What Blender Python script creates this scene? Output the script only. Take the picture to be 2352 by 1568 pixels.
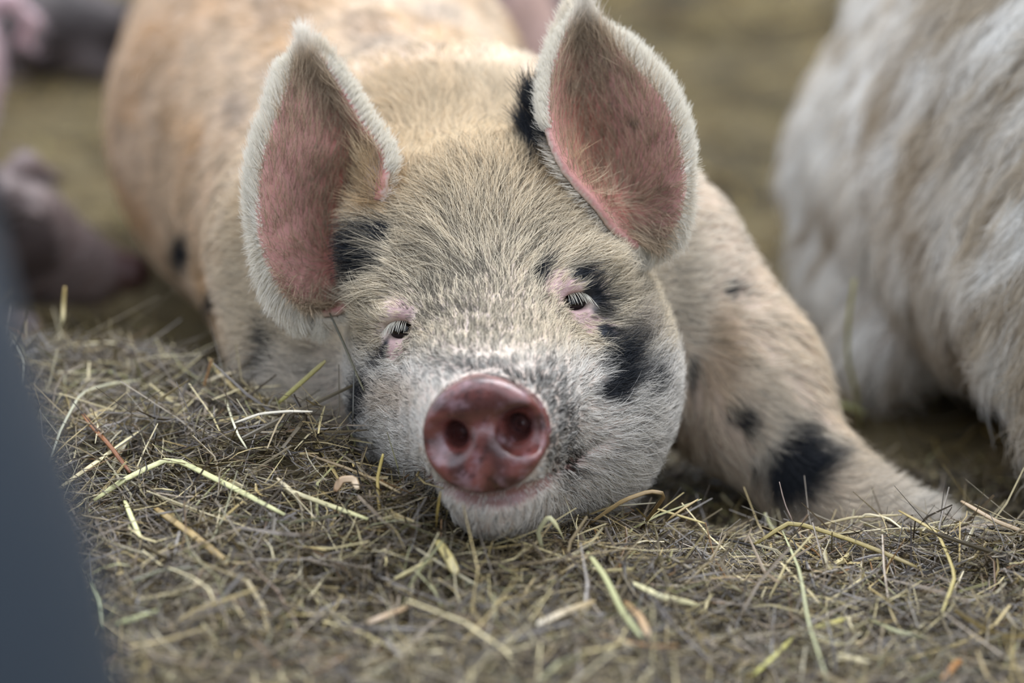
import bpy, math, random
import numpy as np
from mathutils import Vector, Matrix, kdtree

random.seed(7)
RNG = np.random.default_rng(11)
for o in list(bpy.data.objects):
    bpy.data.objects.remove(o)
SC = bpy.context.scene
COL = SC.collection

# ------------------------------------------------------------------ camera
FPX = 85.0 / 36.0 * 2352.0            # focal length in pixels of the 2352 x 1568 frame
PITCH = math.radians(16.0)
DIST = 2.2
T0 = np.array([0.0, 0.0, 0.22])
FWD = np.array([0.0, math.cos(PITCH), -math.sin(PITCH)])
UPV = np.array([0.0, math.sin(PITCH), math.cos(PITCH)])
RGT = np.array([1.0, 0.0, 0.0])
CAMP = T0 - FWD * DIST
cd = bpy.data.cameras.new('camera')
cam = bpy.data.objects.new('camera', cd)
COL.objects.link(cam)
cam.location = CAMP
cam.rotation_euler = (math.pi / 2 - PITCH, 0, 0)
cd.sensor_width = 36
cd.lens = 85
cd.clip_start = 0.05
cd.dof.use_dof = True
cd.dof.focus_distance = 2.21
cd.dof.aperture_fstop = 1.7
SC.camera = cam

# ------------------------------------------------------------------ world, sun, exposure
SC.view_settings.view_transform = 'Standard'
SC.view_settings.look = 'None'
SC.view_settings.gamma = 1
SC.view_settings.use_curve_mapping = False
SC.view_settings.exposure = 0.30
SC.cycles.max_bounces = 6
SC.cycles.diffuse_bounces = 3
SC.cycles.glossy_bounces = 2
SC.cycles.transmission_bounces = 3
w = bpy.data.worlds.new('overcast')
SC.world = w
w.use_nodes = True
nt = w.node_tree
bg = nt.nodes['Background']
geo = nt.nodes.new('ShaderNodeTexCoord')
sep = nt.nodes.new('ShaderNodeSeparateXYZ')
nt.links.new(geo.outputs['Generated'], sep.inputs[0])
mr = nt.nodes.new('ShaderNodeMapRange')          # overcast sky: zenith about three times the horizon
mr.inputs['From Min'].default_value = 0.0
mr.inputs['From Max'].default_value = 1.0
mr.inputs['To Min'].default_value = 0.32
mr.inputs['To Max'].default_value = 1.0
nt.links.new(sep.outputs['Z'], mr.inputs['Value'])
mul = nt.nodes.new('ShaderNodeMix')
mul.data_type = 'RGBA'
mul.inputs['A'].default_value = (0, 0, 0, 1)
mul.inputs['B'].default_value = (0.88, 0.97, 1.13, 1)
nt.links.new(mr.outputs['Result'], mul.inputs['Factor'])
nt.links.new(mul.outputs['Result'], bg.inputs['Color'])
bg.inputs['Strength'].default_value = 1.70
sl = bpy.data.lights.new('sun', 'SUN')
sun = bpy.data.objects.new('sun_offscreen', sl)
COL.objects.link(sun)
sl.energy = 3.1
sl.angle = math.radians(50)
sl.color = (0.97, 0.98, 1.0)
sun.rotation_euler = Vector((-0.25, -0.42, -1.0)).to_track_quat('-Z', 'Y').to_euler()

# ------------------------------------------------------------------ pixel <-> world
def P(x, y, wd=0.0):
    """point seen at photo pixel (x, y), wd metres nearer than the plane through T0"""
    d = DIST - wd
    return T0 + RGT * ((x - 1176.0) / FPX * d) + UPV * ((784.0 - y) / FPX * d) - FWD * wd

def proj(p):
    r = p - CAMP
    d = r @ FWD
    return 1176.0 + (r @ RGT) / d * FPX, 784.0 - (r @ UPV) / d * FPX, d

def px2m(wd):
    return (DIST - wd) / FPX

# ------------------------------------------------------------------ numeric helpers
def lin(c):
    c = np.asarray(c, float) / 255.0
    return np.where(c <= 0.04045, c / 12.92, ((c + 0.055) / 1.055) ** 2.4)

def unit(v):
    return v / np.maximum(np.linalg.norm(v, axis=-1, keepdims=True), 1e-9)

def sstep(a, b, x):
    t = np.clip((x - a) / (b - a), 0, 1)
    return t * t * (3 - 2 * t)

_H = np.random.default_rng(3).random(65536)
def _hash(i, j, k):
    return _H[(i * 73856093 ^ j * 19349663 ^ k * 83492791) & 65535]

def noise(p, s, seed=0):
    q = p / s + seed * 17.31
    i = np.floor(q).astype(np.int64)
    f = q - i
    f = f * f * (3 - 2 * f)
    r = 0
    for a in (0, 1):
        for b in (0, 1):
            for c in (0, 1):
                r = r + _hash(i[:, 0] + a, i[:, 1] + b, i[:, 2] + c) * \
                    (f[:, 0] if a else 1 - f[:, 0]) * (f[:, 1] if b else 1 - f[:, 1]) * (f[:, 2] if c else 1 - f[:, 2])
    return r

# ------------------------------------------------------------------ signed distance shapes
def s_ell(p, c, r, R=None):
    q = p - c
    if R is not None:
        q = q @ R                       # R columns = axes
    r = np.asarray(r, float)
    k0 = np.linalg.norm(q / r, axis=1)
    k1 = np.linalg.norm(q / (r * r), axis=1)
    return k0 * (k0 - 1.0) / np.maximum(k1, 1e-9)

def s_cone(p, a, b, ra, rb):
    ab = b - a
    t = np.clip(((p - a) @ ab) / (ab @ ab), 0, 1)
    return np.linalg.norm(p - a - t[:, None] * ab, axis=1) - (ra + (rb - ra) * t)

def s_disc(p, c, R, rx, ry, h, rd):
    q = (p - c) @ R                     # third axis = disc axis
    k = np.sqrt((q[:, 0] / rx) ** 2 + (q[:, 1] / ry) ** 2)
    dr = (k - 1) * min(rx, ry) + rd
    dz = np.abs(q[:, 2]) - h + rd
    return np.minimum(np.maximum(dr, dz), 0) + np.sqrt(np.maximum(dr, 0) ** 2 + np.maximum(dz, 0) ** 2) - rd

def smin(a, b, k):
    h = np.clip(0.5 + 0.5 * (b - a) / k, 0, 1)
    return b + (a - b) * h - k * h * (1 - h)

def smax(a, b, k):
    return -smin(-a, -b, k)

def surface_nets(f, lo, hi, h):
    n = np.ceil((hi - lo) / h).astype(int) + 1
    ax = [lo[i] + h * np.arange(n[i]) for i in range(3)]
    g = np.empty(n, np.float32)
    # coarse pass, then only the cells near the surface at full resolution
    YY, ZZ = np.meshgrid(ax[1], ax[2], indexing='ij')
    st = 4
    ci = [np.unique(np.append(np.arange(0, n[i], st), n[i] - 1)) for i in range(3)]
    CX, CY, CZ = np.meshgrid(ax[0][ci[0]], ax[1][ci[1]], ax[2][ci[2]], indexing='ij')
    cv = f(np.stack([CX.ravel(), CY.ravel(), CZ.ravel()], 1)).reshape(CX.shape)
    g[:] = cv[np.ix_(*[np.clip(np.round(np.arange(n[i]) / st).astype(int), 0, len(ci[i]) - 1) for i in range(3)])]
    near = np.argwhere(np.abs(g) < h * st * 1.5)
    CH = 1500000
    for s in range(0, len(near), CH):
        q = near[s:s + CH]
        g[q[:, 0], q[:, 1], q[:, 2]] = f(lo + q * h)
    neg = g < 0
    cnt = np.zeros(n - 1, np.int8)
    for a in (0, 1):
        for b in (0, 1):
            for c in (0, 1):
                cnt += neg[a:n[0] - 1 + a, b:n[1] - 1 + b, c:n[2] - 1 + c]
    cells = np.argwhere((cnt > 0) & (cnt < 8))
    idx = -np.ones(n - 1, np.int64)
    idx[cells[:, 0], cells[:, 1], cells[:, 2]] = np.arange(len(cells))
    acc = np.zeros((len(cells), 3)); num = np.zeros(len(cells))
    corners = [(a, b, c) for a in (0, 1) for b in (0, 1) for c in (0, 1)]
    val = {c: g[cells[:, 0] + c[0], cells[:, 1] + c[1], cells[:, 2] + c[2]].astype(float) for c in corners}
    for c in corners:
        for d in range(3):
            if c[d] == 0:
                e = list(c); e[d] = 1; e = tuple(e)
                va, vb = val[c], val[e]
                m = (va < 0) != (vb < 0)
                t = np.where(m, va / np.where(m, va - vb, 1), 0)
                pos = np.tile(np.array(c, float), (len(cells), 1)); pos[:, d] += t
                acc[m] += pos[m]; num[m] += 1
    V = lo + (cells + acc / num[:, None]) * h
    F = []
    for d in range(3):
        u, v = (d + 1) % 3, (d + 2) % 3
        sa = [slice(None)] * 3; sb = [slice(None)] * 3
        sa[d] = slice(0, -1); sb[d] = slice(1, None)
        ch = np.argwhere(neg[tuple(sa)] != neg[tuple(sb)])
        ok = (ch[:, u] > 0) & (ch[:, v] > 0) & (ch[:, u] < n[u] - 1) & (ch[:, v] < n[v] - 1)
        ch = ch[ok]
        q = []
        for du, dv in ((-1, -1), (0, -1), (0, 0), (-1, 0)):
            c = ch.copy(); c[:, u] += du; c[:, v] += dv
            q.append(idx[c[:, 0], c[:, 1], c[:, 2]])
        q = np.stack(q, 1)
        fl = ~neg[ch[:, 0], ch[:, 1], ch[:, 2]]
        q[fl] = q[fl][:, ::-1]
        F.append(q)
    return V, np.concatenate(F)

def mesh_from(name, V, F, smooth=True):
    me = bpy.data.meshes.new(name)
    V = np.asarray(V, np.float32); F = np.asarray(F, np.int32)
    k = F.shape[1]
    me.vertices.add(len(V)); me.vertices.foreach_set('co', V.ravel())
    me.loops.add(F.size); me.loops.foreach_set('vertex_index', F.ravel())
    me.polygons.add(len(F)); me.polygons.foreach_set('loop_start', np.arange(0, F.size, k, dtype=np.int32))
    me.update(calc_edges=True)
    me.polygons.foreach_set('use_smooth', np.full(len(F), smooth))
    return me

def set_col(me, c, name='col'):
    a = me.attributes.new(name, 'FLOAT_COLOR', 'POINT')
    c4 = np.ones((len(c), 4), np.float32); c4[:, :3] = c
    a.data.foreach_set('color', c4.ravel())

def set_float(me, v, name):
    a = me.attributes.new(name, 'FLOAT', 'POINT')
    a.data.foreach_set('value', np.asarray(v, np.float32))

def link(name, data, mats=(), parent=None):
    o = bpy.data.objects.new(name, data)
    COL.objects.link(o)
    for m in mats:
        data.materials.append(m)
    if parent is not None:
        o.parent = parent
        o.matrix_parent_inverse = parent.matrix_world.inverted()
    return o

def tag(o, label=None, cat=None, group=None, kind=None):
    if label: o['label'] = label
    if cat: o['category'] = cat
    if group: o['group'] = group
    if kind: o['kind'] = kind
    return o

def empty(name, loc, rz=0.0):
    o = bpy.data.objects.new(name, None)
    COL.objects.link(o)
    o.location = loc
    o.rotation_euler = (0, 0, rz)
    o.empty_display_size = 0.1
    bpy.context.view_layer.update()
    return o

def mesh_np(me):
    V = np.empty(len(me.vertices) * 3, np.float32); me.vertices.foreach_get('co', V)
    N = np.empty(len(me.vertices) * 3, np.float32); me.vertices.foreach_get('normal', N)
    me.calc_loop_triangles()
    Tt = np.empty(len(me.loop_triangles) * 3, np.int32); me.loop_triangles.foreach_get('vertices', Tt)
    return V.reshape(-1, 3).astype(float), N.reshape(-1, 3).astype(float), Tt.reshape(-1, 3)

def sample_tris(V, N, Tt, wgt, n):
    A = V[Tt[:, 1]] - V[Tt[:, 0]]; B = V[Tt[:, 2]] - V[Tt[:, 0]]
    area = 0.5 * np.linalg.norm(np.cross(A, B), axis=1) * wgt[Tt].mean(1)
    cs = np.cumsum(area)
    t = np.searchsorted(cs, RNG.random(n) * cs[-1])
    t = np.clip(t, 0, len(Tt) - 1)
    r1 = np.sqrt(RNG.random(n)); r2 = RNG.random(n)
    bc = np.stack([1 - r1, r1 * (1 - r2), r1 * r2], 1)
    pos = (V[Tt[t]] * bc[:, :, None]).sum(1)
    nor = unit((N[Tt[t]] * bc[:, :, None]).sum(1))
    return pos, nor

# ------------------------------------------------------------------ materials
def new_mat(name):
    m = bpy.data.materials.new(name)
    m.use_nodes = True
    return m, m.node_tree, m.node_tree.nodes['Principled BSDF']

def attr_mat(name, rough=0.6, spec=0.3, noise_scale=0, noise_amt=0.0, bump=0.0, bump_scale=300):
    m, nt, b = new_mat(name)
    a = nt.nodes.new('ShaderNodeAttribute'); a.attribute_name = 'col'
    src = a.outputs['Color']
    if noise_scale:
        nz = nt.nodes.new('ShaderNodeTexNoise'); nz.inputs['Scale'].default_value = noise_scale
        nz.inputs['Detail'].default_value = 4
        tc = nt.nodes.new('ShaderNodeTexCoord'); nt.links.new(tc.outputs['Object'], nz.inputs['Vector'])
        mp = nt.nodes.new('ShaderNodeMapRange'); mp.inputs['To Min'].default_value = 1 - noise_amt
        mp.inputs['To Max'].default_value = 1 + noise_amt
        nt.links.new(nz.outputs['Fac'], mp.inputs['Value'])
        mx = nt.nodes.new('ShaderNodeVectorMath'); mx.operation = 'SCALE'
        nt.links.new(src, mx.inputs[0]); nt.links.new(mp.outputs['Result'], mx.inputs['Scale'])
        src = mx.outputs['Vector']
    nt.links.new(src, b.inputs['Base Color'])
    b.inputs['Roughness'].default_value = rough
    b.inputs['Specular IOR Level'].default_value = spec
    if bump:
        n2 = nt.nodes.new('ShaderNodeTexNoise'); n2.inputs['Scale'].default_value = bump_scale
        n2.inputs['Detail'].default_value = 3
        tc2 = nt.nodes.new('ShaderNodeTexCoord'); nt.links.new(tc2.outputs['Object'], n2.inputs['Vector'])
        bp = nt.nodes.new('ShaderNodeBump'); bp.inputs['Strength'].default_value = bump
        bp.inputs['Distance'].default_value = 0.002
        nt.links.new(n2.outputs['Fac'], bp.inputs['Height'])
        nt.links.new(bp.outputs['Normal'], b.inputs['Normal'])
    return m, nt, b

def fur_mat(name, transl=0.25):
    m, nt, b = attr_mat(name, rough=0.5, spec=0.25)
    a = [n for n in nt.nodes if n.type == 'ATTRIBUTE'][0]
    tr = nt.nodes.new('ShaderNodeBsdfTranslucent')
    nt.links.new(a.outputs['Color'], tr.inputs['Color'])
    mx = nt.nodes.new('ShaderNodeMixShader'); mx.inputs[0].default_value = transl
    out = [n for n in nt.nodes if n.type == 'OUTPUT_MATERIAL'][0]
    nt.links.new(b.outputs[0], mx.inputs[1]); nt.links.new(tr.outputs[0], mx.inputs[2])
    nt.links.new(mx.outputs[0], out.inputs['Surface'])
    return m

def plain_mat(name, rgb, rough=0.6, spec=0.3):
    m, nt, b = new_mat(name)
    c = lin(rgb)
    b.inputs['Base Color'].default_value = (*c, 1)
    b.inputs['Roughness'].default_value = rough
    b.inputs['Specular IOR Level'].default_value = spec
    return m, nt, b

M_SKIN, nts, bs = attr_mat('pig_skin', rough=0.6, spec=0.3, noise_scale=160, noise_amt=0.18, bump=0.35, bump_scale=420)
wa = nts.nodes.new('ShaderNodeAttribute'); wa.attribute_name = 'wet'
wn = nts.nodes.new('ShaderNodeTexNoise'); wn.inputs['Scale'].default_value = 55; wn.inputs['Detail'].default_value = 4
wtc = nts.nodes.new('ShaderNodeTexCoord'); nts.links.new(wtc.outputs['Object'], wn.inputs['Vector'])
wr = nts.nodes.new('ShaderNodeMapRange'); wr.inputs['From Min'].default_value = 0.35; wr.inputs['From Max'].default_value = 0.65
wr.inputs['To Min'].default_value = 0.10; wr.inputs['To Max'].default_value = 0.36
nts.links.new(wn.outputs['Fac'], wr.inputs['Value'])
wm = nts.nodes.new('ShaderNodeMix'); wm.data_type = 'FLOAT'; wm.inputs['A'].default_value = 0.65
nts.links.new(wa.outputs['Fac'], wm.inputs['Factor']); nts.links.new(wr.outputs['Result'], wm.inputs['B'])
nts.links.new(wm.outputs['Result'], bs.inputs['Roughness'])
bs.inputs['Specular IOR Level'].default_value = 0.5
cw = nts.nodes.new('ShaderNodeMath'); cw.operation = 'MULTIPLY'; cw.inputs[1].default_value = 0.65
nts.links.new(wa.outputs['Fac'], cw.inputs[0]); nts.links.new(cw.outputs[0], bs.inputs['Coat Weight']); bs.inputs['Coat Roughness'].default_value = 0.12
M_FUR = fur_mat('pig_bristle', 0.25)
M_WOOL = fur_mat('woolly_hair', 0.2)
M_HAY, _, _ = attr_mat('hay_stem', rough=0.38, spec=0.5, noise_scale=220, noise_amt=0.25)
M_OLD, _, _ = attr_mat('trampled_hay', rough=0.8, spec=0.1, noise_scale=120, noise_amt=0.25)
M_EYE, _, _ = plain_mat('eye_black', (14, 9, 8), rough=0.08, spec=0.5)
M_LASH, _, _ = plain_mat('lash_white', (228, 222, 205), rough=0.5)

# ------------------------------------------------------------------ fur strands (hair curves)
def build_fur(name, parent, mat, root, pts_fn, n_pts, rad, col_root, col_tip, tip_pow=1.0):
    n = len(root)
    cv = bpy.data.hair_curves.new(name)
    cv.add_curves([n_pts] * n)
    t = np.linspace(0, 1, n_pts)
    pos = np.stack([pts_fn(tt) for tt in t], 1)                 # n, n_pts, 3
    cv.points.foreach_set('position', pos.astype(np.float32).ravel())
    rr = (np.asarray(rad).reshape(-1, 1) if np.ndim(rad) else np.full((n, 1), rad)) * (1 - 0.8 * t[None] ** 1.5)
    if 'radius' not in cv.attributes:
        cv.attributes.new('radius', 'FLOAT', 'POINT')
    cv.attributes['radius'].data.foreach_set('value', rr.astype(np.float32).ravel())
    ca = cv.attributes.new('col', 'FLOAT_COLOR', 'POINT')
    k = (t ** tip_pow)[None, :, None]
    c = np.ones((n, n_pts, 4), np.float32)
    c[:, :, :3] = col_root[:, None] * (1 - k) + col_tip[:, None] * k
    ca.data.foreach_set('color', c.ravel())
    o = link(name, cv, [mat], parent)
    tag(o, kind='stuff')
    return o

def clump_vec(p, size, seed=0):
    q = p / size
    best = None; bd = None
    i = np.floor(q).astype(np.int64)
    c = np.stack([i[:, k] + 0.15 + 0.7 * _hash(i[:, 0] + 31 * k + seed, i[:, 1] + 7 * seed, i[:, 2] + k) for k in range(3)], 1)
    return (c - q) * size

def fur_paths(root, nor, d, L, lift, droop, clump=0.0, clump_size=0.01, wave=0.0, wave_n=2.0, jit=0.25, seed=0):
    n = len(root)
    d = d - nor * (d * nor).sum(1, keepdims=True)
    d = unit(unit(d) + RNG.normal(0, jit, (n, 3)) * 1.0)
    d = unit(d - nor * (d * nor).sum(1, keepdims=True))
    side = np.cross(nor, d)
    L = np.asarray(L).reshape(-1, 1) * np.ones((n, 1))
    lf = lift * (0.6 + 0.8 * RNG.random((n, 1)))
    ck = clump_vec(root, clump_size, seed) if clump else 0
    ph = (noise(root, 0.02, 5 + seed)[:, None] + 0.15 * RNG.random((n, 1))) * 6.28
    bend = RNG.normal(0, 0.18, (n, 1))
    def fn(t):
        p = root + L * (d * t + nor * (lf * t - droop * lf * t * t)) + side * L * bend * t * t
        if clump:
            p = p + clump * ck * t ** 1.3
        if wave:
            p = p + side * (L * wave * t ** 0.7) * np.sin(ph + t * 6.28 * wave_n)
        return p
    return fn

# ------------------------------------------------------------------ ground
FLOOR_Z = -0.05
def hay_height(x, y):
    """bank of bedding in front: crest runs past the chin, rises to a mound on the left"""
    left = sstep(-0.02, -0.30, x)
    base = 0.050 - 0.026 * sstep(0.06, 0.20, x) + 0.062 * left * sstep(-0.40, 0.22, y)
    base = base + 0.050 * np.exp(-(((x + 0.19) / 0.10) ** 2 + ((y - 0.03) / 0.10) ** 2))
    base = base + 0.030 * np.exp(-(((x + 0.09) / 0.06) ** 2 + ((y + 0.09) / 0.07) ** 2))
    yc = -0.02 + 0.34 * sstep(-0.12, -0.40, x)
    drop = sstep(0.0, 0.17, y - yc)
    p = np.stack([x, y, 0 * x], 1)
    lump = (noise(p, 0.11, 1) - 0.5) * 0.030 + (noise(p, 0.04, 2) - 0.5) * 0.016
    fl = FLOOR_Z + (noise(p, 0.35, 4) - 0.5) * 0.020 + (noise(p, 0.09, 6) - 0.5) * 0.012
    return (base + lump) * (1 - drop) + fl * drop

def grid_ground(x0, x1, y0, y1, h, dz=0.0):
    xs = np.arange(x0, x1 + h / 2, h); ys = np.arange(y0, y1 + h / 2, h)
    X, Y = np.meshgrid(xs, ys, indexing='ij')
    Z = hay_height(X.ravel(), Y.ravel()) + dz
    V = np.stack([X.ravel(), Y.ravel(), Z], 1)
    nx, ny = X.shape
    i = np.arange(nx * ny).reshape(nx, ny)
    F = np.stack([i[:-1, :-1].ravel(), i[1:, :-1].ravel(), i[1:, 1:].ravel(), i[:-1, 1:].ravel()], 1)
    return V, F

m, ntf, bf = new_mat('trampled_earth')
tcf = ntf.nodes.new('ShaderNodeTexCoord')
nf = ntf.nodes.new('ShaderNodeTexNoise'); nf.inputs['Scale'].default_value = 3.5; nf.inputs['Detail'].default_value = 8
rf = ntf.nodes.new('ShaderNodeValToRGB')
rf.color_ramp.elements[0].color = (*lin((46, 40, 30)), 1); rf.color_ramp.elements[0].position = 0.3
rf.color_ramp.elements[1].color = (*lin((112, 100, 72)), 1); rf.color_ramp.elements[1].position = 0.7
ntf.links.new(tcf.outputs['Object'], nf.inputs['Vector'])
ntf.links.new(nf.outputs['Fac'], rf.inputs['Fac']); ntf.links.new(rf.outputs['Color'], bf.inputs['Base Color'])
bf.inputs['Roughness'].default_value = 0.95; bf.inputs['Specular IOR Level'].default_value = 0.1
V, F = grid_ground(-5, 6, -3.0, 12, 0.1, -0.004)
V[:, 2] = np.clip(V[:, 2], FLOOR_Z - 0.02, FLOOR_Z + 0.004)
fme = mesh_from('floor', V, F)
tag(link('floor', fme, [m]), 'trampled earth floor of the pig pen under the hay', 'floor', kind='structure')

# ------------------------------------------------------------------ the spotted pig: shape
def cam_dir(u, v, wd):
    return RGT * u + UPV * v - FWD * wd
EF = unit(cam_dir(-0.17, -0.10, 1.0))                       # snout axis
ER = cam_dir(math.cos(math.radians(9)), math.sin(math.radians(9)), 0.0)
ER = unit(ER - EF * (ER @ EF))
EU = np.cross(EF, ER)
HEAD_R = np.stack([ER, EU, EF], 1)
NOSE_C = P(1114, 999, 0.135)

def body_sdf(p):
    d = s_ell(p, P(1076, 620, -0.36), (0.238, 0.22, 0.228))
    d = smin(d, s_cone(p, np.array([-0.11, 0.45, 0.19]), np.array([-0.252, 1.05, 0.215]), 0.222, 0.256), 0.07)
    d = smin(d, s_cone(p, np.array([-0.252, 1.05, 0.215]), np.array([-0.35, 1.50, 0.21]), 0.256, 0.235), 0.10)
    d = smin(d, s_ell(p, np.array([-0.44, 1.55, 0.08]), (0.14, 0.20, 0.13)), 0.06)         # haunch
    d = smin(d, s_cone(p, np.array([-0.50, 1.50, 0.02]), np.array([-0.47, 1.25, -0.01]), 0.05, 0.03), 0.04)
    d = smin(d, s_cone(p, P(690, 560, -0.30), P(690, 960, -0.25), 0.075, 0.06), 0.06)       # near-left shoulder
    A, B, C, D = P(1480, 650, -0.36), P(1690, 875, -0.34), P(1872, 1112, -0.28), P(2090, 1242, -0.20)
    d = smin(d, s_cone(p, A, B, 0.118, 0.084), 0.06)                                        # outstretched foreleg
    d = smin(d, s_cone(p, B, C, 0.084, 0.050), 0.04)
    d = smin(d, s_cone(p, C, D, 0.052, 0.036), 0.03)
    d = smin(d, s_cone(p, D, D + np.array([0.05, -0.02, -0.006]), 0.034, 0.026), 0.02)
    return d

def head_sdf0(p):
    d = s_ell(p, P(1125, 610, -0.150), (0.128, 0.125, 0.140), HEAD_R)                       # skull
    d = smin(d, s_cone(p, P(1150, 880, -0.06), P(1120, 985, 0.085), 0.096, 0.060), 0.05)    # muzzle
    d = smin(d, s_cone(p, P(1128, 720, -0.060), P(1120, 900, 0.040), 0.075, 0.060), 0.05)   # bridge
    d = smin(d, s_ell(p, P(1016, 955, -0.045), (0.053, 0.064, 0.072)), 0.05)                # cheeks
    d = smin(d, s_ell(p, P(1338, 972, -0.070), (0.063, 0.075, 0.080)), 0.05)
    d = smin(d, s_ell(p, P(1385, 800, -0.110), (0.052, 0.080, 0.080)), 0.05)
    d = smin(d, s_ell(p, P(950, 810, -0.105), (0.040, 0.08, 0.075)), 0.05)
    d = smin(d, s_cone(p, P(1130, 1135, 0.075), P(1190, 1060, -0.08), 0.038, 0.085), 0.03)  # lower jaw
    d = smin(d, s_ell(p, P(1180, 900, -0.16), (0.15, 0.13, 0.12)), 0.06)
    d = smin(d, s_ell(p, P(905, 690, -0.045), (0.030, 0.022, 0.03), HEAD_R), 0.03)          # brows
    d = smin(d, s_ell(p, P(1310, 625, -0.045), (0.038, 0.022, 0.03), HEAD_R), 0.03)
    d = smin(d, s_cone(p, P(1300, 400, -0.175), P(1275, 260, -0.160), 0.032, 0.018), 0.04)  # ear roots
    d = smin(d, s_cone(p, P(880, 480, -0.175), P(865, 390, -0.160), 0.028, 0.018), 0.04)
    d = smin(d, s_ell(p, P(872, 585, -0.100), (0.030, 0.060, 0.045)), 0.03)                 # temples in front of the ear roots
    d = smin(d, s_cone(p, P(905, 470, -0.105), P(872, 385, -0.092), 0.030, 0.016), 0.03)
    d = smin(d, s_cone(p, P(1252, 400, -0.110), P(1246, 262, -0.098), 0.032, 0.017), 0.03)
    return d

def nose_disc(p):
    return s_disc(p, NOSE_C, HEAD_R, 0.0535, 0.0505, 0.016, 0.011)

def body_head(p):
    return smin(head_sdf0(p), body_sdf(p), 0.045)

def trace(f, x, y):
    """first hit of the ray through photo pixel (x, y) with a shape"""
    r = P(x, y) - CAMP; r = r / np.linalg.norm(r)
    t = 1.6
    for _ in range(80):
        d = f((CAMP + r * t)[None])[0]
        t += d * 0.8
        if abs(d) < 2e-4: break
    return CAMP + r * t

EYES = []
for ex, ey, tilt, sx in ((917, 757, 4, -1), (1325, 692, 8, 1)):
    c = trace(body_head, ex, ey)
    a = math.radians(tilt)
    R = np.stack([cam_dir(math.cos(a), math.sin(a), -0.35 * sx), cam_dir(-math.sin(a), math.cos(a), 0), cam_dir(0.35 * sx, 0, 1)], 1)
    R[:, 0] = unit(R[:, 0]); R[:, 2] = unit(R[:, 2]); R[:, 1] = np.cross(R[:, 2], R[:, 0])
    EYES.append((c, R, sx))

def pt(x, y, off=0.0):
    q = trace(body_head, x, y)
    return q + unit(CAMP - q) * off

def muzzle_surface(p):
    return smin(body_head(p), nose_disc(p), 0.006)
MOUTH = [trace(muzzle_surface, x, y) for x, y in ((985, 1092), (1035, 1124), (1078, 1140), (1118, 1146), (1165, 1142), (1215, 1126), (1265, 1096), (1330, 1052), (1390, 1012))]
def head_sdf(p):
    d = smin(head_sdf0(p), body_sdf(p), 0.045)
    for c, R, sx in EYES:                                   # lids, then the slit between them
        up = c + R[:, 1] * 0.0145 + R[:, 2] * -0.006
        d = smin(d, s_ell(p, up, (0.022, 0.012, 0.014), R), 0.008)
        dn = c - R[:, 1] * 0.014 + R[:, 2] * -0.007
        d = smin(d, s_ell(p, dn, (0.022, 0.010, 0.013), R), 0.008)
        d = smax(d, -s_ell(p, c, (0.0148, 0.0084, 0.022), R), 0.003)
    d = smin(d, nose_disc(p), 0.010)
    for i in range(len(MOUTH) - 1):                         # mouth line
        r = (0.006, 0.008, 0.009, 0.009, 0.008, 0.006, 0.004, 0.0035)[i]
        d = smax(d, -s_cone(p, MOUTH[i], MOUTH[i + 1], r, r * 0.9), 0.006)
    for nx, ny, sx in ((1042, 1003, -1), (1184, 984, 1)):
        c = P(nx, ny, 0.148)
        # shallow dish round the nostril, then the hole
        d = smax(d, -s_ell(p, c + ER * 0.008 * sx - EU * 0.003 + EF * 0.004, (0.025, 0.021, 0.017), HEAD_R), 0.004)
        d = smax(d, -s_ell(p, c - EF * 0.012, (0.0105, 0.0125, 0.034), HEAD_R), 0.005)
    # groove under the nostrils
    d = smax(d, -s_cone(p, NOSE_C - EU * 0.020 + EF * 0.0195, NOSE_C - EU * 0.056 + EF * 0.012, 0.0022, 0.0085), 0.004)
    # hollow above the nostrils
    d = smax(d, -s_ell(p, NOSE_C + EU * 0.012 + EF * 0.028, (0.030, 0.008, 0.0145), HEAD_R), 0.008)
    return d

# ---- ears: outline rows in the photo (bottom lobe to tip), with depth and cup
EAR_L = dict(rows=[(690, 712, 735, 714), (642, 665, 800, 695), (610, 590, 830, 600), (592, 490, 850, 500), (594, 400, 876, 425),
                   (612, 320, 884, 362), (640, 240, 838, 290), (662, 180, 786, 205), (678, 142, 745, 140), (690, 104, 702, 104)],
             wl=[-0.115, -0.105, -0.098, -0.095, -0.098, -0.105, -0.115, -0.128, -0.138, -0.150],
             wr=[-0.125, -0.125, -0.120, -0.110, -0.100, -0.105, -0.125, -0.140, -0.145, -0.152],
             dp=[0.006, 0.026, 0.044, 0.056, 0.058, 0.048, 0.034, 0.020, 0.008, 0.0], tc=0.74, out=-1)
EAR_R = dict(rows=[(1470, 566, 1512, 568), (1412, 520, 1551, 525), (1362, 455, 1571, 450), (1308, 395, 1571, 380), (1274, 330, 1560, 310),
                   (1258, 262, 1530, 232), (1262, 190, 1482, 172), (1280, 120, 1428, 114), (1302, 62, 1388, 68), (1330, 8, 1350, 6)],
             wl=[-0.115, -0.105, -0.095, -0.090, -0.092, -0.100, -0.115, -0.130, -0.142, -0.155],
             wr=[-0.120, -0.115, -0.112, -0.112, -0.116, -0.122, -0.132, -0.142, -0.150, -0.157],
             dp=[0.006, 0.026, 0.046, 0.058, 0.058, 0.048, 0.036, 0.022, 0.010, 0.0], tc=0.30, out=1)

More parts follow.
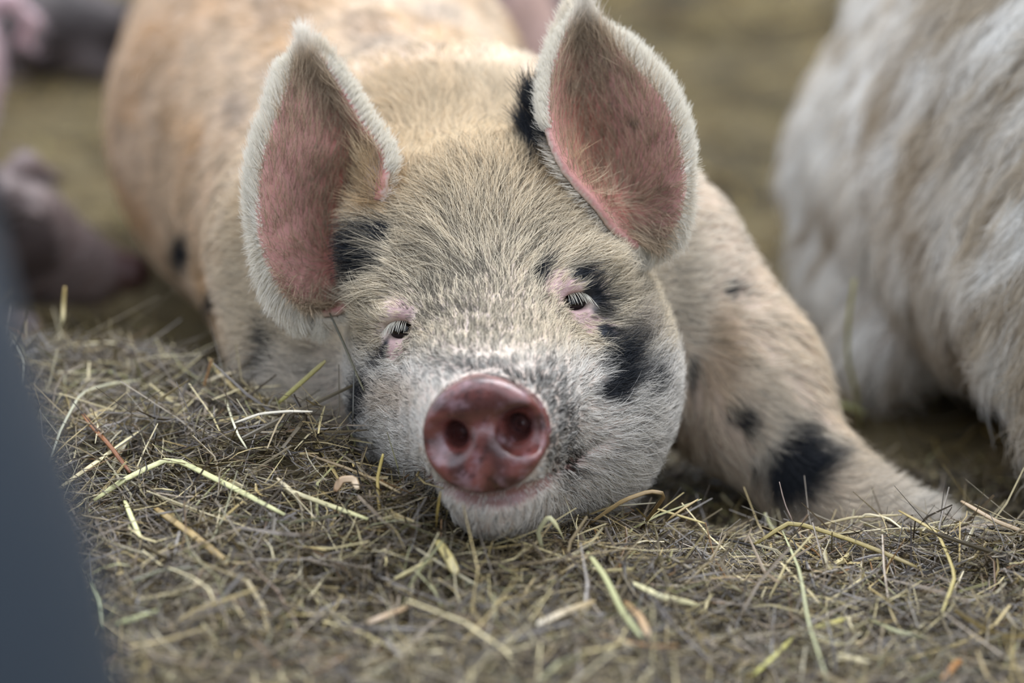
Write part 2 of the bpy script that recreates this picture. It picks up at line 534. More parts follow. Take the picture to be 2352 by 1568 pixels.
def catmull(a, n):
    a = np.asarray(a, float)
    if a.ndim == 1: a = a[:, None]
    m = len(a); u = np.linspace(0, m - 1, n); i = np.clip(u.astype(int), 0, m - 2); f = (u - i)[:, None]
    p0 = a[np.clip(i - 1, 0, m - 1)]; p1 = a[i]; p2 = a[i + 1]; p3 = a[np.clip(i + 2, 0, m - 1)]
    return 0.5 * (2 * p1 + (p2 - p0) * f + (2 * p0 - 5 * p1 + 4 * p2 - p3) * f ** 2 + (3 * p1 - p0 - 3 * p2 + p3) * f ** 3)

def ear_grid(E, ns=64, ntt=44):
    rows = catmull(E['rows'], ns); wl = catmull(E['wl'], ns)[:, 0] + 0.042; wr = catmull(E['wr'], ns)[:, 0] + 0.042
    dp = np.maximum(catmull(E['dp'], ns)[:, 0], 0) * 1.05; tc = E['tc']
    t = np.linspace(0, 1, ntt)
    b = np.where(t < tc, np.sin(np.pi / 2 * np.clip(t / tc, 0, 1)), np.sin(np.pi / 2 * np.clip((1 - t) / (1 - tc), 0, 1))) ** 1.2
    X = rows[:, None, 0] * (1 - t) + rows[:, None, 2] * t
    Y = rows[:, None, 1] * (1 - t) + rows[:, None, 3] * t
    W = wl[:, None] * (1 - t) + wr[:, None] * t - dp[:, None] * b
    d = DIST - W
    G = T0 + ((X - 1176) / FPX * d)[..., None] * RGT + ((784 - Y) / FPX * d)[..., None] * UPV - W[..., None] * FWD
    du = np.gradient(G, axis=0); dv = np.gradient(G, axis=1)
    N = unit(np.cross(dv, du))
    if (N[ns // 2, ntt // 2] @ FWD) > 0: N = -N
    return G, N

def ear_solid(G, N, th):
    ns, nt_, _ = G.shape
    prof = th * np.ones((ns, nt_, 1))
    front = (G).reshape(-1, 3); back = (G - N * prof).reshape(-1, 3)
    i = np.arange(ns * nt_).reshape(ns, nt_)
    a = np.stack([i[:-1, :-1], i[:-1, 1:], i[1:, 1:], i[1:, :-1]], -1).reshape(-1, 4)
    F = [a, (a + ns * nt_)[:, ::-1]]
    loop = np.concatenate([i[0, :], i[1:, -1], i[-1, -2::-1], i[-2:0:-1, 0]])
    nx = np.roll(loop, -1)
    F.append(np.stack([nx, loop, loop + ns * nt_, nx + ns * nt_], 1))
    return np.concatenate([front, back]), np.concatenate(F), loop

EARS = []
for E in (EAR_L, EAR_R):
    G, N = ear_grid(E)
    EARS.append((G, N, E))

HB_LO = np.array([-0.21, -0.30, -0.02]); HB_HI = np.array([0.25, 0.17, 0.47])
def boxd(p, lo, hi):
    q = np.abs(p - (lo + hi) / 2) - (hi - lo) / 2
    return q.max(1)
HV = 0.0026
Vh, Fh = surface_nets(lambda p: np.maximum(head_sdf(p), boxd(p, HB_LO, HB_HI)), HB_LO - 0.01, HB_HI + 0.01, HV)
Vb, Fb = surface_nets(lambda p: np.maximum(body_head(p), -boxd(p, HB_LO + 0.012, HB_HI - 0.012)),
                      np.array([-0.85, -0.02 - 0.3, -0.13]), np.array([0.62, 1.85, 0.62]), 0.008)
Vs, Fs = [Vh, Vb], [Fh, Fb + len(Vh)]
off = len(Vh) + len(Vb)
for G, N, E in EARS:
    v, f, _ = ear_solid(G, N, 0.0075)
    if f.size:
        # outward orientation check: front faces must look along +N
        q = f[0]; fn = np.cross(v[q[1]] - v[q[0]], v[q[2]] - v[q[0]])
        if fn @ N[0, 0] < 0: f = f[:, ::-1]
    Vs.append(v); Fs.append(f + off); off += len(v)
raw = mesh_from('raw', np.concatenate(Vs), np.concatenate(Fs))
tmp = link('raw_tmp', raw)
rm = tmp.modifiers.new('r', 'REMESH'); rm.mode = 'VOXEL'; rm.voxel_size = 0.0031; rm.use_smooth_shade = True
sm = tmp.modifiers.new('s', 'SMOOTH'); sm.factor = 0.4; sm.iterations = 2
dg = bpy.context.evaluated_depsgraph_get()
pig_me = bpy.data.meshes.new_from_object(tmp.evaluated_get(dg))
pig_me.name = 'spotted_pig_body'
bpy.data.objects.remove(tmp); bpy.data.meshes.remove(raw)
pig_me.polygons.foreach_set('use_smooth', np.ones(len(pig_me.polygons), bool))
print('pig verts', len(pig_me.vertices))
PV, PN, PT = mesh_np(pig_me)

# ------------------------------------------------------------------ the spotted pig: colour
def eblob(px, py, cx, cy, rx, ry, ang=0, soft=0.35, wob=0):
    a = math.radians(ang); dx = px - cx; dy = py - cy
    u = (dx * math.cos(a) + dy * math.sin(a)) / rx; v = (-dx * math.sin(a) + dy * math.cos(a)) / ry
    r = np.sqrt(u * u + v * v) + wob
    return 1 - sstep(1 - soft, 1 + soft, r)

BLACK = [(1422, 832, 42, 66, -15), (1398, 775, 18, 34, -20), (1402, 895, 38, 30, 0), (1484, 885, 13, 40, -15),
         (1372, 690, 22, 55, -25), (1335, 632, 30, 16, 20), (1238, 632, 16, 24, 0),
         (845, 600, 38, 85, 5), (895, 540, 24, 34, 20), (880, 812, 9, 45, 12), (846, 900, 16, 60, 15), (832, 960, 14, 40, 0),
         (1236, 305, 44, 92, 8), (1815, 1055, 78, 88, 10), (642, 800, 20, 58, 12), (415, 575, 22, 45, 0), (482, 690, 14, 22, 0),
         (1680, 660, 16, 26, 0), (1590, 850, 10, 45, 0), (1690, 945, 24, 30, 0)]
GREY = [(640, 30, 45, 40, 0), (870, 90, 70, 45, 20), (1000, 40, 40, 30, 0), (560, 250, 30, 40, 30), (800, 330, 40, 25, 0), (1440, 760, 40, 50, 0)]
PINK = [(1288, 662, 46, 42, 20), (1372, 752, 48, 26, 30), (920, 712, 32, 26, 20), (905, 800, 26, 26, 10), (1330, 720, 36, 18, 5)]
def masks(p, n):
    px, py, d = proj(p)
    face = ((CAMP - p) * n).sum(1) > -0.25
    wob = (noise(p, 0.018, 8) - 0.5) * 0.7 + (noise(p, 0.006, 9) - 0.5) * 0.5
    bk = np.zeros(len(p)); gr = np.zeros(len(p)); pk = np.zeros(len(p))
    for b in BLACK: bk = np.maximum(bk, eblob(px, py, *b, soft=0.38, wob=wob))
    for b in GREY: gr = np.maximum(gr, eblob(px, py, *b, soft=0.5, wob=wob))
    for b in PINK: pk = np.maximum(pk, eblob(px, py, *b, soft=0.4))
    return px, py, d, bk * face, gr * face, pk * face

def lerp3(a, b, k):
    return a * (1 - k[:, None]) + b * k[:, None]

def coat(p, n):
    """hair root colour, tip colour, skin colour for points on the pig"""
    px, py, d, bk, gr, pk = masks(p, n)
    back = sstep(2.3, 2.6, d)                                # body behind the head
    N = len(p); one = np.ones((N, 1))
    tip = one * lin((236, 222, 196))
    # muzzle paler, forehead yellower
    tip = lerp3(tip, lin((238, 232, 222)) * one, sstep(760, 860, py) * (1 - back))
    tip = lerp3(tip, lin((232, 206, 164)) * one, (1 - sstep(330, 620, py)) * (1 - back) * 0.7)
    bodyc = lerp3(lin((244, 228, 204)) * one, lin((224, 194, 154)) * one, sstep(0.40, 0.80, noise(p * np.array([1, .5, 1.]), 0.07, 3)))
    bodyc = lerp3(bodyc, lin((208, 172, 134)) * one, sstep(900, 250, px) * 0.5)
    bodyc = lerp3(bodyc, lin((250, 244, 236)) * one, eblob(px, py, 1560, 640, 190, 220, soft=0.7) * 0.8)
    st = p * np.array([2.6, 0.9, 1.0])                       # tufts: pale and darker streaks along the lie of the hair
    bodyc = bodyc * (0.62 + 0.62 * noise(st, 0.030, 77) ** 0.8)[:, None]
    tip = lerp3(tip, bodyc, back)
    tan = eblob(px, py, 900, 910, 60, 40, soft=0.7) * 0.3 + eblob(px, py, 1640, 800, 40, 120) * 0.35 + eblob(px, py, 1250, 400, 60, 60) * 0.4 + eblob(px, py, 890, 430, 50, 70) * 0.6
    tip = lerp3(tip, lin((190, 150, 95)) * one, np.clip(tan, 0, 1))
    root = tip * 0.92
    dirt = sstep(0.50, 0.78, 0.5 * noise(p, 0.010, 21) + 0.5 * noise(p, 0.0025, 23)) * eblob(px, py, 1060, 740, 170, 140, soft=0.6) * 0.8
    speck = sstep(0.52, 0.64, 0.35 * noise(p, 0.008, 22) + 0.65 * noise(p, 0.0022, 24)) * (eblob(px, py, 1275, 960, 50, 130, ang=-10, soft=0.5) + eblob(px, py, 1130, 860, 110, 26, ang=10, soft=0.5) + 0.7 * eblob(px, py, 1290, 1060, 60, 30, soft=0.6))
    dk = np.clip(dirt + speck, 0, 1)
    root = lerp3(root, lin((45, 40, 36)) * one, np.clip(dk, 0, 1))
    tip = lerp3(tip, lin((60, 54, 48)) * one, np.clip(speck * 0.9 + dirt * 0.4, 0, 1))
    tip = lerp3(tip, lin((150, 140, 135)) * one, gr * 0.7)
    tip = lerp3(tip, lin((36, 40, 47)) * one, bk); root = lerp3(root, lin((24, 26, 30)) * one, bk)
    skin = one * lin((204, 186, 172))
    skin = lerp3(skin, lin((208, 184, 160)) * one, back)
    skin = lerp3(skin, lin((188, 156, 152)) * one, pk)
    skin = lerp3(skin, lin((70, 62, 56)) * one, np.clip(dk, 0, 1))
    skin = lerp3(skin, lin((34, 36, 42)) * one, bk)
    return root, tip, skin, px, py, d, bk, pk, back

_, _, skin, px, py, dd, bk, pk, back = coat(PV, PN)
nd = nose_disc(PV); axn = (PV - NOSE_C) @ EF
nose = (1 - sstep(0.0015, 0.004, nd)) * sstep(-0.014, -0.009, axn)
nq = (PV - NOSE_C) @ HEAD_R
incone = (np.sqrt((nq[:, 0] / 0.0535) ** 2 + (nq[:, 1] / 0.0505) ** 2) < 0.97) & (nq[:, 2] > -0.06)
nose = np.where(incone & (nq[:, 2] > -0.045), 1.0, nose)
nc = lerp3(lin((118, 68, 62)) * np.ones((len(PV), 1)), lin((76, 42, 36)) * np.ones((len(PV), 1)), sstep(0.35, 0.7, noise(PV, 0.017, 12)))
nc = lerp3(nc, lin((150, 122, 128)) * np.ones((len(PV), 1)), sstep(0.50, 0.80, 0.6 * noise(PV, 0.010, 13) + 0.4 * noise(PV, 0.003, 15)) * 0.6)
nc = lerp3(nc, lin((62, 36, 34)) * np.ones((len(PV), 1)), sstep(0.56, 0.72, 0.5 * noise(PV, 0.008, 14) + 0.5 * noise(PV, 0.003, 16)) * 0.7)
skin = lerp3(skin, nc, nose)
lip = np.zeros(len(PV))
for i in range(len(MOUTH) - 1):
    lip = np.maximum(lip, (.7, 1, 1, 1, 1, .8, .4, .2)[i] * (1 - sstep(0.007, 0.013, s_cone(PV, MOUTH[i], MOUTH[i + 1], 0.001, 0.001))))
lip *= (1 - nose)
lip = np.clip(lip, 0, 1)
skin = lerp3(skin, lin((128, 78, 74)) * np.ones((len(PV), 1)), lip * 0.9)
wet = np.clip(nose + lip * 0.6, 0, 1)
# ear skin
KD = []
HS = np.abs(body_head(PV)) < 0.0035
ear_in = np.zeros(len(PV)); ear_any = np.zeros(len(PV)); ear_c = np.zeros((len(PV), 3))
for G, N, E in EARS:
    lo = G.reshape(-1, 3).min(0) - 0.02; hi = G.reshape(-1, 3).max(0) + 0.02
    cand = np.where(((PV > lo) & (PV < hi)).all(1))[0]
    kd = kdtree.KDTree(G.shape[0] * G.shape[1])
    fl = G.reshape(-1, 3)
    for i, q in enumerate(fl): kd.insert(q, i)
    kd.balance()
    for v in cand:
        co, i, ds = kd.find(PV[v])
        if ds < 0.011 and not HS[v]:
            ear_any[v] = 1
            if ds < 0.0042 and PN[v] @ N.reshape(-1, 3)[i] > 0.1:
                ear_in[v] = 1
            s, t = divmod(i, G.shape[1]); s /= G.shape[0] - 1; t /= G.shape[1] - 1
            deep = math.exp(-((t - E['tc']) / 0.22) ** 2) * (0.25 + 0.75 * math.sin(math.pi * min(max(s * 1.15, 0), 1)))
            base = lin((206, 154, 146))
            dpc = lin((188, 112, 94))
            ear_c[v] = base * (1 - deep) + dpc * deep
spot = np.zeros(len(PV))
for b in ((1394, 138, 9, 26, -10), (1455, 285, 12, 14, 30), (1312, 200, 14, 18, 20), (1381, 84, 6, 9, 0), (1402, 241, 5, 5, 0), (716, 412, 7, 8, 0), (727, 337, 4, 6, 0)):
    spot = np.maximum(spot, eblob(px, py, *b, soft=0.35, wob=(noise(PV, 0.004, 30) - .5) * 0.8))
ear_c = lerp3(ear_c, lin((60, 56, 58)) * np.ones((len(PV), 1)), spot * 0.85)
skin = lerp3(skin, ear_c, ear_in)
skin = lerp3(skin, lin((205, 180, 165)) * np.ones((len(PV), 1)), ear_any * (1 - ear_in))
set_col(pig_me, skin); set_float(pig_me, wet, 'wet')

pig = empty('pig', (-0.2, 0.8, FLOOR_Z))
tag(pig, 'cream pig with black spots dozing with its chin on the hay, ears upright', 'pig', 'pigs resting in the pen')
link('body', pig_me, [M_SKIN], pig)

# ---- eyes and lashes
def tube(path, rad, ns=4):
    path = np.asarray(path, float); n = len(path)
    tg = unit(np.gradient(path, axis=0))
    ref = np.array([0.31, 0.2, 0.93]); a = unit(np.cross(tg, ref)); b = np.cross(tg, a)
    th = np.arange(ns) * 2 * math.pi / ns
    V = path[:, None] + np.asarray(rad).reshape(-1, 1, 1) * (np.cos(th)[None, :, None] * a[:, None] + np.sin(th)[None, :, None] * b[:, None])
    i = np.arange(n * ns).reshape(n, ns); j = np.roll(i, -1, 1)
    F = np.stack([i[:-1], j[:-1], j[1:], i[1:]], -1).reshape(-1, 4)
    return V.reshape(-1, 3), F

def merge(parts):
    Vs, Fs, o = [], [], 0
    for v, f in parts:
        Vs.append(v); Fs.append(f + o); o += len(v)
    return np.concatenate(Vs), np.concatenate(Fs)

def uv_sphere(r, seg=20, rings=12):
    V, F = [], []
    for i in range(rings + 1):
        a = math.pi * i / rings
        for j in range(seg):
            b = 2 * math.pi * j / seg
            V.append((r * math.sin(a) * math.cos(b), r * math.sin(a) * math.sin(b), r * math.cos(a)))
    for i in range(rings):
        for j in range(seg):
            F.append((i * seg + j, (i + 1) * seg + j, (i + 1) * seg + (j + 1) % seg, i * seg + (j + 1) % seg))
    return np.array(V), np.array(F)

for c, R, sx in EYES:
    v, f = uv_sphere(0.0155, 24, 16)
    eye = link('eye', mesh_from('eye', v * np.array([1.0, 0.95, 1.0]) @ R.T + c - R[:, 2] * 0.0175, f), [M_EYE], pig)
    eye['label'] = 'dark half-closed eye'
    ps = []
    for k in range(24):
        a = sx * min(1.0, -0.55 + 1.55 * k / 23 + random.uniform(-.06, .06)) + random.uniform(-.03, .03)
        rt = c + R[:, 0] * (0.0135 * a) + R[:, 1] * (0.0082 * math.sqrt(max(0, 1 - a * a * 0.9))) + R[:, 2] * (0.001 - 0.004 * a * a)
        L = random.uniform(0.007, 0.0115) * (0.75 + 0.25 * (a * sx + 1) / 1.5)
        dr = unit(R[:, 2] * 0.60 - R[:, 1] * 0.70 + R[:, 0] * (0.35 * a + 0.25 * sx) + np.array([random.uniform(-.14, .14) for _ in range(3)]))
        path = [rt + dr * L * t - R[:, 1] * (0.0045 * t * t) for t in (0, .33, .66, 1)]
        ps.append(tube(path, [0.00045, 0.0004, 0.0003, 0.00008], 3))
    v, f = merge(ps)
    ls = link('eyelashes', mesh_from('eyelashes', v, f), [M_LASH], eye)
    ls['label'] = 'white lashes drooping over the eye'

# ---- fur of the head and body
cand_w = np.where(back > 0.5, 0.16, 1.0) * (1 - np.clip(nose * 1.2, 0, 1)) * (1 - ear_any)
far = np.clip((PV[:, 1] - 0.75) / 0.6, 0, 1); cand_w *= 1 - 0.6 * far
cand_w *= np.where(((CAMP - PV) * PN).sum(1) / 2.2 < -0.35, 0.35, 1.0)
cand_w *= np.where(pk * (1 - back) > 0.5, 0.7, 1.0)
cand_w *= 1 - 0.9 * np.clip(lip, 0, 1)
eyed = np.min([np.linalg.norm((PV - c) @ R * np.array([0.6, 1.0, 0.5]), axis=1) for c, R, s in EYES], axis=0)
cand_w *= sstep(0.010, 0.015, eyed)
cand_w *= PV[:, 2] > -0.045
cand_w *= 1 + 1.2 * np.exp(-(np.linalg.norm(PV - NOSE_C, axis=1) / 0.10) ** 2)
NF = 220000
root, nor = sample_tris(PV, PN, PT, cand_w, NF)
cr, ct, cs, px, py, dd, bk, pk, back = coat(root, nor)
d_face = root - (NOSE_C - EF * 0.03)
# over the brows the hair parts and arches outward round the eyes
for c, R, sx in EYES:
    q = root - (c + R[:, 1] * 0.0)
    wgt = np.exp(-(np.linalg.norm(q, axis=1) / 0.045) ** 2)[:, None]
    tangent = R[:, 0] * sx * 1.0
    d_face = unit(d_face) * (1 - wgt * 0.75) + (unit(q) * 0.5 + tangent) * wgt * 0.75
fan = np.clip((px - 1122) / 210, -1, 1) * sstep(720, 600, py) * sstep(380, 500, py)
d_face = unit(d_face) + (ER[None] * 1.0 - EU[None] * 0.15 * np.sign(fan)[:, None]) * fan[:, None] * 1.1
axis_b = unit(np.array([-0.26, 1.0, 0.0]))
d_body = axis_b * 0.8 + np.array([0, 0, -0.55]) + 0.5 * np.stack([root[:, 0] + 0.1, 0 * root[:, 0], 0 * root[:, 0]], 1)
legw = eblob(px, py, 1850, 1050, 260, 330, soft=0.4)
d_body = d_body * (1 - legw[:, None]) + legw[:, None] * np.array([0.55, -0.25, -0.75])
d = lerp3(unit(d_face), unit(d_body), back)
d = d + (np.stack([noise(root, 0.03, 40 + k) for k in range(3)], 1) - 0.5) * 0.7
rn = np.linalg.norm(root - NOSE_C, axis=1)
L = 0.0065 + 0.012 * sstep(0.05, 0.19, rn) + 0.021 * sstep(0.15, 0.25, rn) * (1 - back)
L = L * (1 - back) + back * 0.027
L *= np.where(pk * (1 - back) > 0.4, 0.55, 1) * (0.65 + 0.6 * RNG.random(NF))
L *= 0.35 + 0.65 * sstep(0.012, 0.04, np.min([np.linalg.norm(root - c, axis=1) for c, R, s in EYES], axis=0))
vary = (0.55 + 0.62 * RNG.random((NF, 1)) ** 0.8)
pepper = 0.05 + 0.08 * sstep(560, 760, py) * (1 - back) + 0.34 * eblob(px, py, 1060, 745, 150, 100, soft=0.7) + 0.55 * eblob(px, py, 1278, 960, 42, 135, ang=-10, soft=0.5) \
    + 0.5 * eblob(px, py, 1150, 862, 110, 22, ang=12, soft=0.5) + 0.25 * eblob(px, py, 1110, 560, 200, 170, soft=0.7)
dark = (RNG.random(NF) < pepper) & (bk < 0.4)
ct = ct * vary
ct[dark] *= 0.25; cr[dark] = ct[dark]
rad = np.where(back > 0.5, 0.00042, 0.00026) * (0.7 + 0.5 * RNG.random(NF))
fn = fur_paths(root, nor, d, L, (0.22 + 0.12 * back)[:, None], 0.6, clump=0.4, clump_size=0.010, jit=0.13)
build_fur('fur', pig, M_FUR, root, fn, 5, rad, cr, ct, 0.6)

# ---- fur of the ears
rs, ns_, ds_, Ls, crs, cts, rads = [], [], [], [], [], [], []
for G, N, E in EARS:
    ns, ntt, _ = G.shape
    tcj = int(E['tc'] * (ntt - 1))
    # inside: thin hairs sweeping from the deep fold to the rim
    n = 5200
    s = RNG.random(n) * (ns - 1.01); t = RNG.random(n) * (ntt - 1.01)
    si, ti = s.astype(int), t.astype(int)
    fs, ft = (s - si)[:, None], (t - ti)[:, None]
    bil = lambda A: (A[si, ti] * (1 - fs) * (1 - ft) + A[si + 1, ti] * fs * (1 - ft) + A[si, ti + 1] * (1 - fs) * ft + A[si + 1, ti + 1] * fs * ft)
    p, nn = bil(G), unit(bil(N))
    deepc = G[int(ns * 0.22), tcj]
    dr = p - deepc + unit(p - deepc) * 0.02 + np.array([0, 0, 0.012])
    rs.append(p + nn * 0.001); ns_.append(nn); ds_.append(dr)
    Ls.append(0.014 + 0.014 * RNG.random(n))
    c = lin((216, 194, 166))
    v = (0.35 + 0.8 * RNG.random((n, 1)) ** 1.5)
    wt = sstep(0.80, 0.95, s / ns)[:, None]
    cc = c * v * (1 - wt) + lin((248, 242, 230)) * wt
    crs.append(cc * 0.95); cts.append(cc); rads.append(0.00015 + 0.00008 * RNG.random(n))
    # back: white coat
    n = 12000
    s = RNG.random(n) * (ns - 1.01); t = RNG.random(n) * (ntt - 1.01)
    si, ti = s.astype(int), t.astype(int)
    fs, ft = (s - si)[:, None], (t - ti)[:, None]
    p, nn = bil(G), unit(bil(N))
    dr = p - G[int(ns * 0.35), ntt - 1 - tcj] + np.array([0, 0, 0.03])
    rs.append(p - nn * 0.0078); ns_.append(-nn); ds_.append(dr)
    Ls.append(0.010 + 0.006 * RNG.random(n))
    q = proj(p)
    blk = eblob(q[0], q[1], 1232, 305, 50, 95, ang=8, soft=0.3)
    c = lin((244, 236, 220)) * (0.82 + 0.3 * RNG.random((n, 1)))
    c = lerp3(c, lin((34, 37, 42)) * np.ones((n, 1)), blk)
    crs.append(c * 0.95); cts.append(c); rads.append(0.0002 + 0.0001 * RNG.random(n))
    # rim fringe
    rim = []
    edge_out = 0 if E['out'] < 0 else ntt - 1
    for a in range(ns): rim.append((a, edge_out))
    for a in range(int(ns * 0.50), ns): rim.append((a, ntt - 1 - edge_out))
    for b in range(ntt): rim.append((0, b))
    rim = np.array(rim)
    n = 20000
    k = RNG.integers(0, len(rim), n)
    base = G[rim[k, 0], rim[k, 1]]; nb = N[rim[k, 0], rim[k, 1]]
    mid = G[np.clip(rim[k, 0], 6, ns - 12), ntt // 2]
    odr = base - mid; odr -= nb * (odr * nb).sum(1, keepdims=True); odr = unit(odr)
    base = base - nb * (RNG.random((n, 1)) * 0.009) + RNG.normal(0, 0.0011, (n, 3))
    rs.append(base - odr * 0.002); ns_.append(unit(odr * 0.9 - nb * 0.5))
    ds_.append(np.array([0, 0, 1.0]) * 0.5 * sstep(0.1, 0.6, rim[k, 0] / ns)[:, None] + np.array([0, 0, -0.6]) * sstep(0.35, 0.0, rim[k, 0] / ns)[:, None] - nb * 0.35 + odr * 0.2)
    fl = (0.38 + 0.62 * sstep(1.0, 0.70, rim[k, 0] / ns)) * np.where(rim[k, 1] == ntt - 1 - edge_out, 0.55, 1.0)
    Ls.append((0.014 + 0.008 * RNG.random(n)) * fl)
    c = lin((250, 244, 230)) * (0.90 + 0.12 * RNG.random((n, 1)))
    crs.append(c * 0.95); cts.append(c); rads.append(0.00022 + 0.0001 * RNG.random(n))
rs, ns_, ds_, Ls = map(np.concatenate, (rs, ns_, ds_, Ls))
crs, cts, rads = map(np.concatenate, (crs, cts, rads))
fn = fur_paths(rs, ns_, ds_, Ls, 0.75, 0.35, clump=0.25, clump_size=0.007, jit=0.22, seed=4)
ef = build_fur('ear_fur', pig, M_FUR, rs, fn, 5, rads, crs, cts, 0.7)
ef['label'] = 'white fringe and thin hair of the ears'

# ------------------------------------------------------------------ pigs resting around it
def generic_pig_sdf(q):
    A = lambda *v: np.array(v, float)
    d = s_cone(q, A(-.42, 0, .235), A(0, 0, .25), .205, .25)
    d = smin(d, s_cone(q, A(0, 0, .25), A(.33, 0, .235), .25, .205), .08)
    d = smin(d, s_cone(q, A(.33, 0, .25), A(.58, 0, .215), .165, .125), .08)
    d = smin(d, s_cone(q, A(.60, 0, .20), A(.80, 0, .115), .105, .055), .05)
    d = smin(d, s_cone(q, A(.60, 0, .12), A(.76, 0, .075), .08, .045), .04)
    d = smin(d, s_cone(q, A(.805, 0, .115), A(.845, 0, .110), .050, .050), .01)
    for s in (-1, 1):
        d = smin(d, s_cone(q, A(.50, .10 * s, .28), A(.58, .17 * s, .335), .034, .040), .03)
        d = smin(d, s_cone(q, A(.58, .17 * s, .335), A(.66, .20 * s, .30), .036, .010), .02)
        d = smin(d, s_ell(q, A(-.36, .16 * s, .13), (.20, .11, .13)), .06)
        d = smin(d, s_cone(q, A(-.28, .23 * s, .06), A(.0, .26 * s, .035), .055, .030), .03)
        d = smin(d, s_cone(q, A(.32, .16 * s, .12), A(.50, .19 * s, .04), .075, .038), .05)
        d = smin(d, s_cone(q, A(.50, .19 * s, .04), A(.62, .19 * s, .03), .036, .028), .02)
        d = smax(d, -s_cone(q, A(.84, .017 * s, .113), A(.90, .017 * s, .113), .010, .010), .004)
        d = smin(d, s_ell(q, A(.665, .072 * s, .232), (.022, .014, .016)), .01)
    tp = [A(-.60, 0, .33), A(-.66, .02, .35), A(-.69, .0, .31), A(-.665, -.025, .28), A(-.70, -.01, .25)]
    for i in range(4): d = smin(d, s_cone(q, tp[i], tp[i + 1], .016 - .003 * i, .013 - .003 * i), .02)
    return d

GV, GF = surface_nets(generic_pig_sdf, np.array([-.78, -.36, -.06]), np.array([.96, .36, .56]), 0.0095)
WV, WF = surface_nets(lambda q: smin(generic_pig_sdf(q), s_ell(q, np.array([-.03, 0, .155]), (.62, .275, .17)), .08), np.array([-.80, -.36, -.06]), np.array([.96, .36, .56]), 0.0095)
SHAPE = (GV, GF)
PLACED = []
def rest_pig(loc, ang, s, base, spot, spot_amt, label, fur_n=5000, fur_tip=None, fur_len=0.03, fur_rad=0.0007, seed=0, shape=None, nose_rgb=(150, 98, 92)):
    GV, GF = shape or SHAPE
    ca, sa = math.cos(ang), math.sin(ang)
    Rz = np.array([[ca, -sa, 0], [sa, ca, 0], [0, 0, 1.0]])
    e = empty('pig', loc)
    V = GV * s @ Rz.T + np.array(loc)
    me = mesh_from('pig_body', V, GF)
    k = sstep(1 - spot_amt, 1 - spot_amt + 0.12, noise(GV, 0.16, 50 + seed) * 0.75 + noise(GV, 0.05, 51 + seed) * 0.25)
    c = lerp3(lin(base) * np.ones((len(V), 1)), lin(spot) * np.ones((len(V), 1)), k)
    snout = sstep(0.80, 0.83, GV[:, 0])
    c = lerp3(c, lin(nose_rgb) * np.ones((len(V), 1)), snout)
    set_col(me, c); set_float(me, snout * 0.7, 'wet')
    link('body', me, [M_SKIN], e)
    tag(e, label, 'pig', 'pigs resting in the pen')
    PLACED.append((np.array(loc), Rz, s))
    for sg in (-1, 1):
        v, f = uv_sphere(0.014, 14, 9)
        ey = link('eye', mesh_from('eye', (v + np.array([.668, .078 * sg, .234])) * s @ Rz.T + np.array(loc), f), [M_EYE], e)
    if fur_n:
        pv, pn, tt = mesh_np(me)
        wq = np.where(GV[:, 0] > 0.80, 0, 1.0) * (GV[:, 2] > 0.03)
        root, nor = sample_tris(pv, pn, tt, wq, fur_n)
        lq = (root - np.array(loc)) @ Rz / s
        k = sstep(1 - spot_amt, 1 - spot_amt + 0.12, noise(lq, 0.16, 50 + seed) * 0.75 + noise(lq, 0.05, 51 + seed) * 0.25)
        ct = lerp3(lin(fur_tip or base) * np.ones((fur_n, 1)), lin(spot) * np.ones((fur_n, 1)), k) * (0.75 + 0.5 * RNG.random((fur_n, 1)))
        d = np.tile(Rz @ np.array([-0.8, 0, -0.5]), (fur_n, 1))
        fn = fur_paths(root, nor, d, fur_len * (0.7 + 0.6 * RNG.random(fur_n)), 0.35, 0.5, clump=0.4, clump_size=0.02, jit=0.2)
        build_fur('fur', e, M_FUR, root, fn, 4, fur_rad, ct * 0.92, ct)
    return e, me, Rz

b = P(300, 612, -1.05)
rest_pig((b[0] - 0.56 * 0.85, b[1], FLOOR_Z), 0.06, 0.56, (112, 96, 92), (72, 60, 58), 0.45,
         'dark brownish pig lying flat with its snout towards the cream pig\'s flank', fur_tip=(140, 130, 128), fur_n=3000, nose_rgb=(84, 60, 58), seed=1)
rest_pig((-0.735 - 0.71, 1.75, FLOOR_Z), math.pi - 0.08, 1.0, (206, 176, 180), (150, 120, 122), 0.28,
         'pale pink pig with its rump turned to the others', fur_n=14000, fur_tip=(216, 200, 204), seed=2, fur_rad=0.0004)
rest_pig((-1.03, 2.95, FLOOR_Z), 0.1, 0.42, (92, 82, 80), (58, 50, 48), 0.5,
         'small dark grey-brown piglet lying far behind on the earth', fur_n=3000, fur_tip=(120, 112, 110), seed=3)
rest_pig((-0.125, 2.75, FLOOR_Z), math.pi / 2, 0.9, (172, 142, 132), (52, 60, 78), 0.60,
         'pinkish pig with slate-blue blotches lying behind the cream pig', fur_n=14000, fur_tip=(206, 178, 160), seed=5, fur_rad=0.0004)

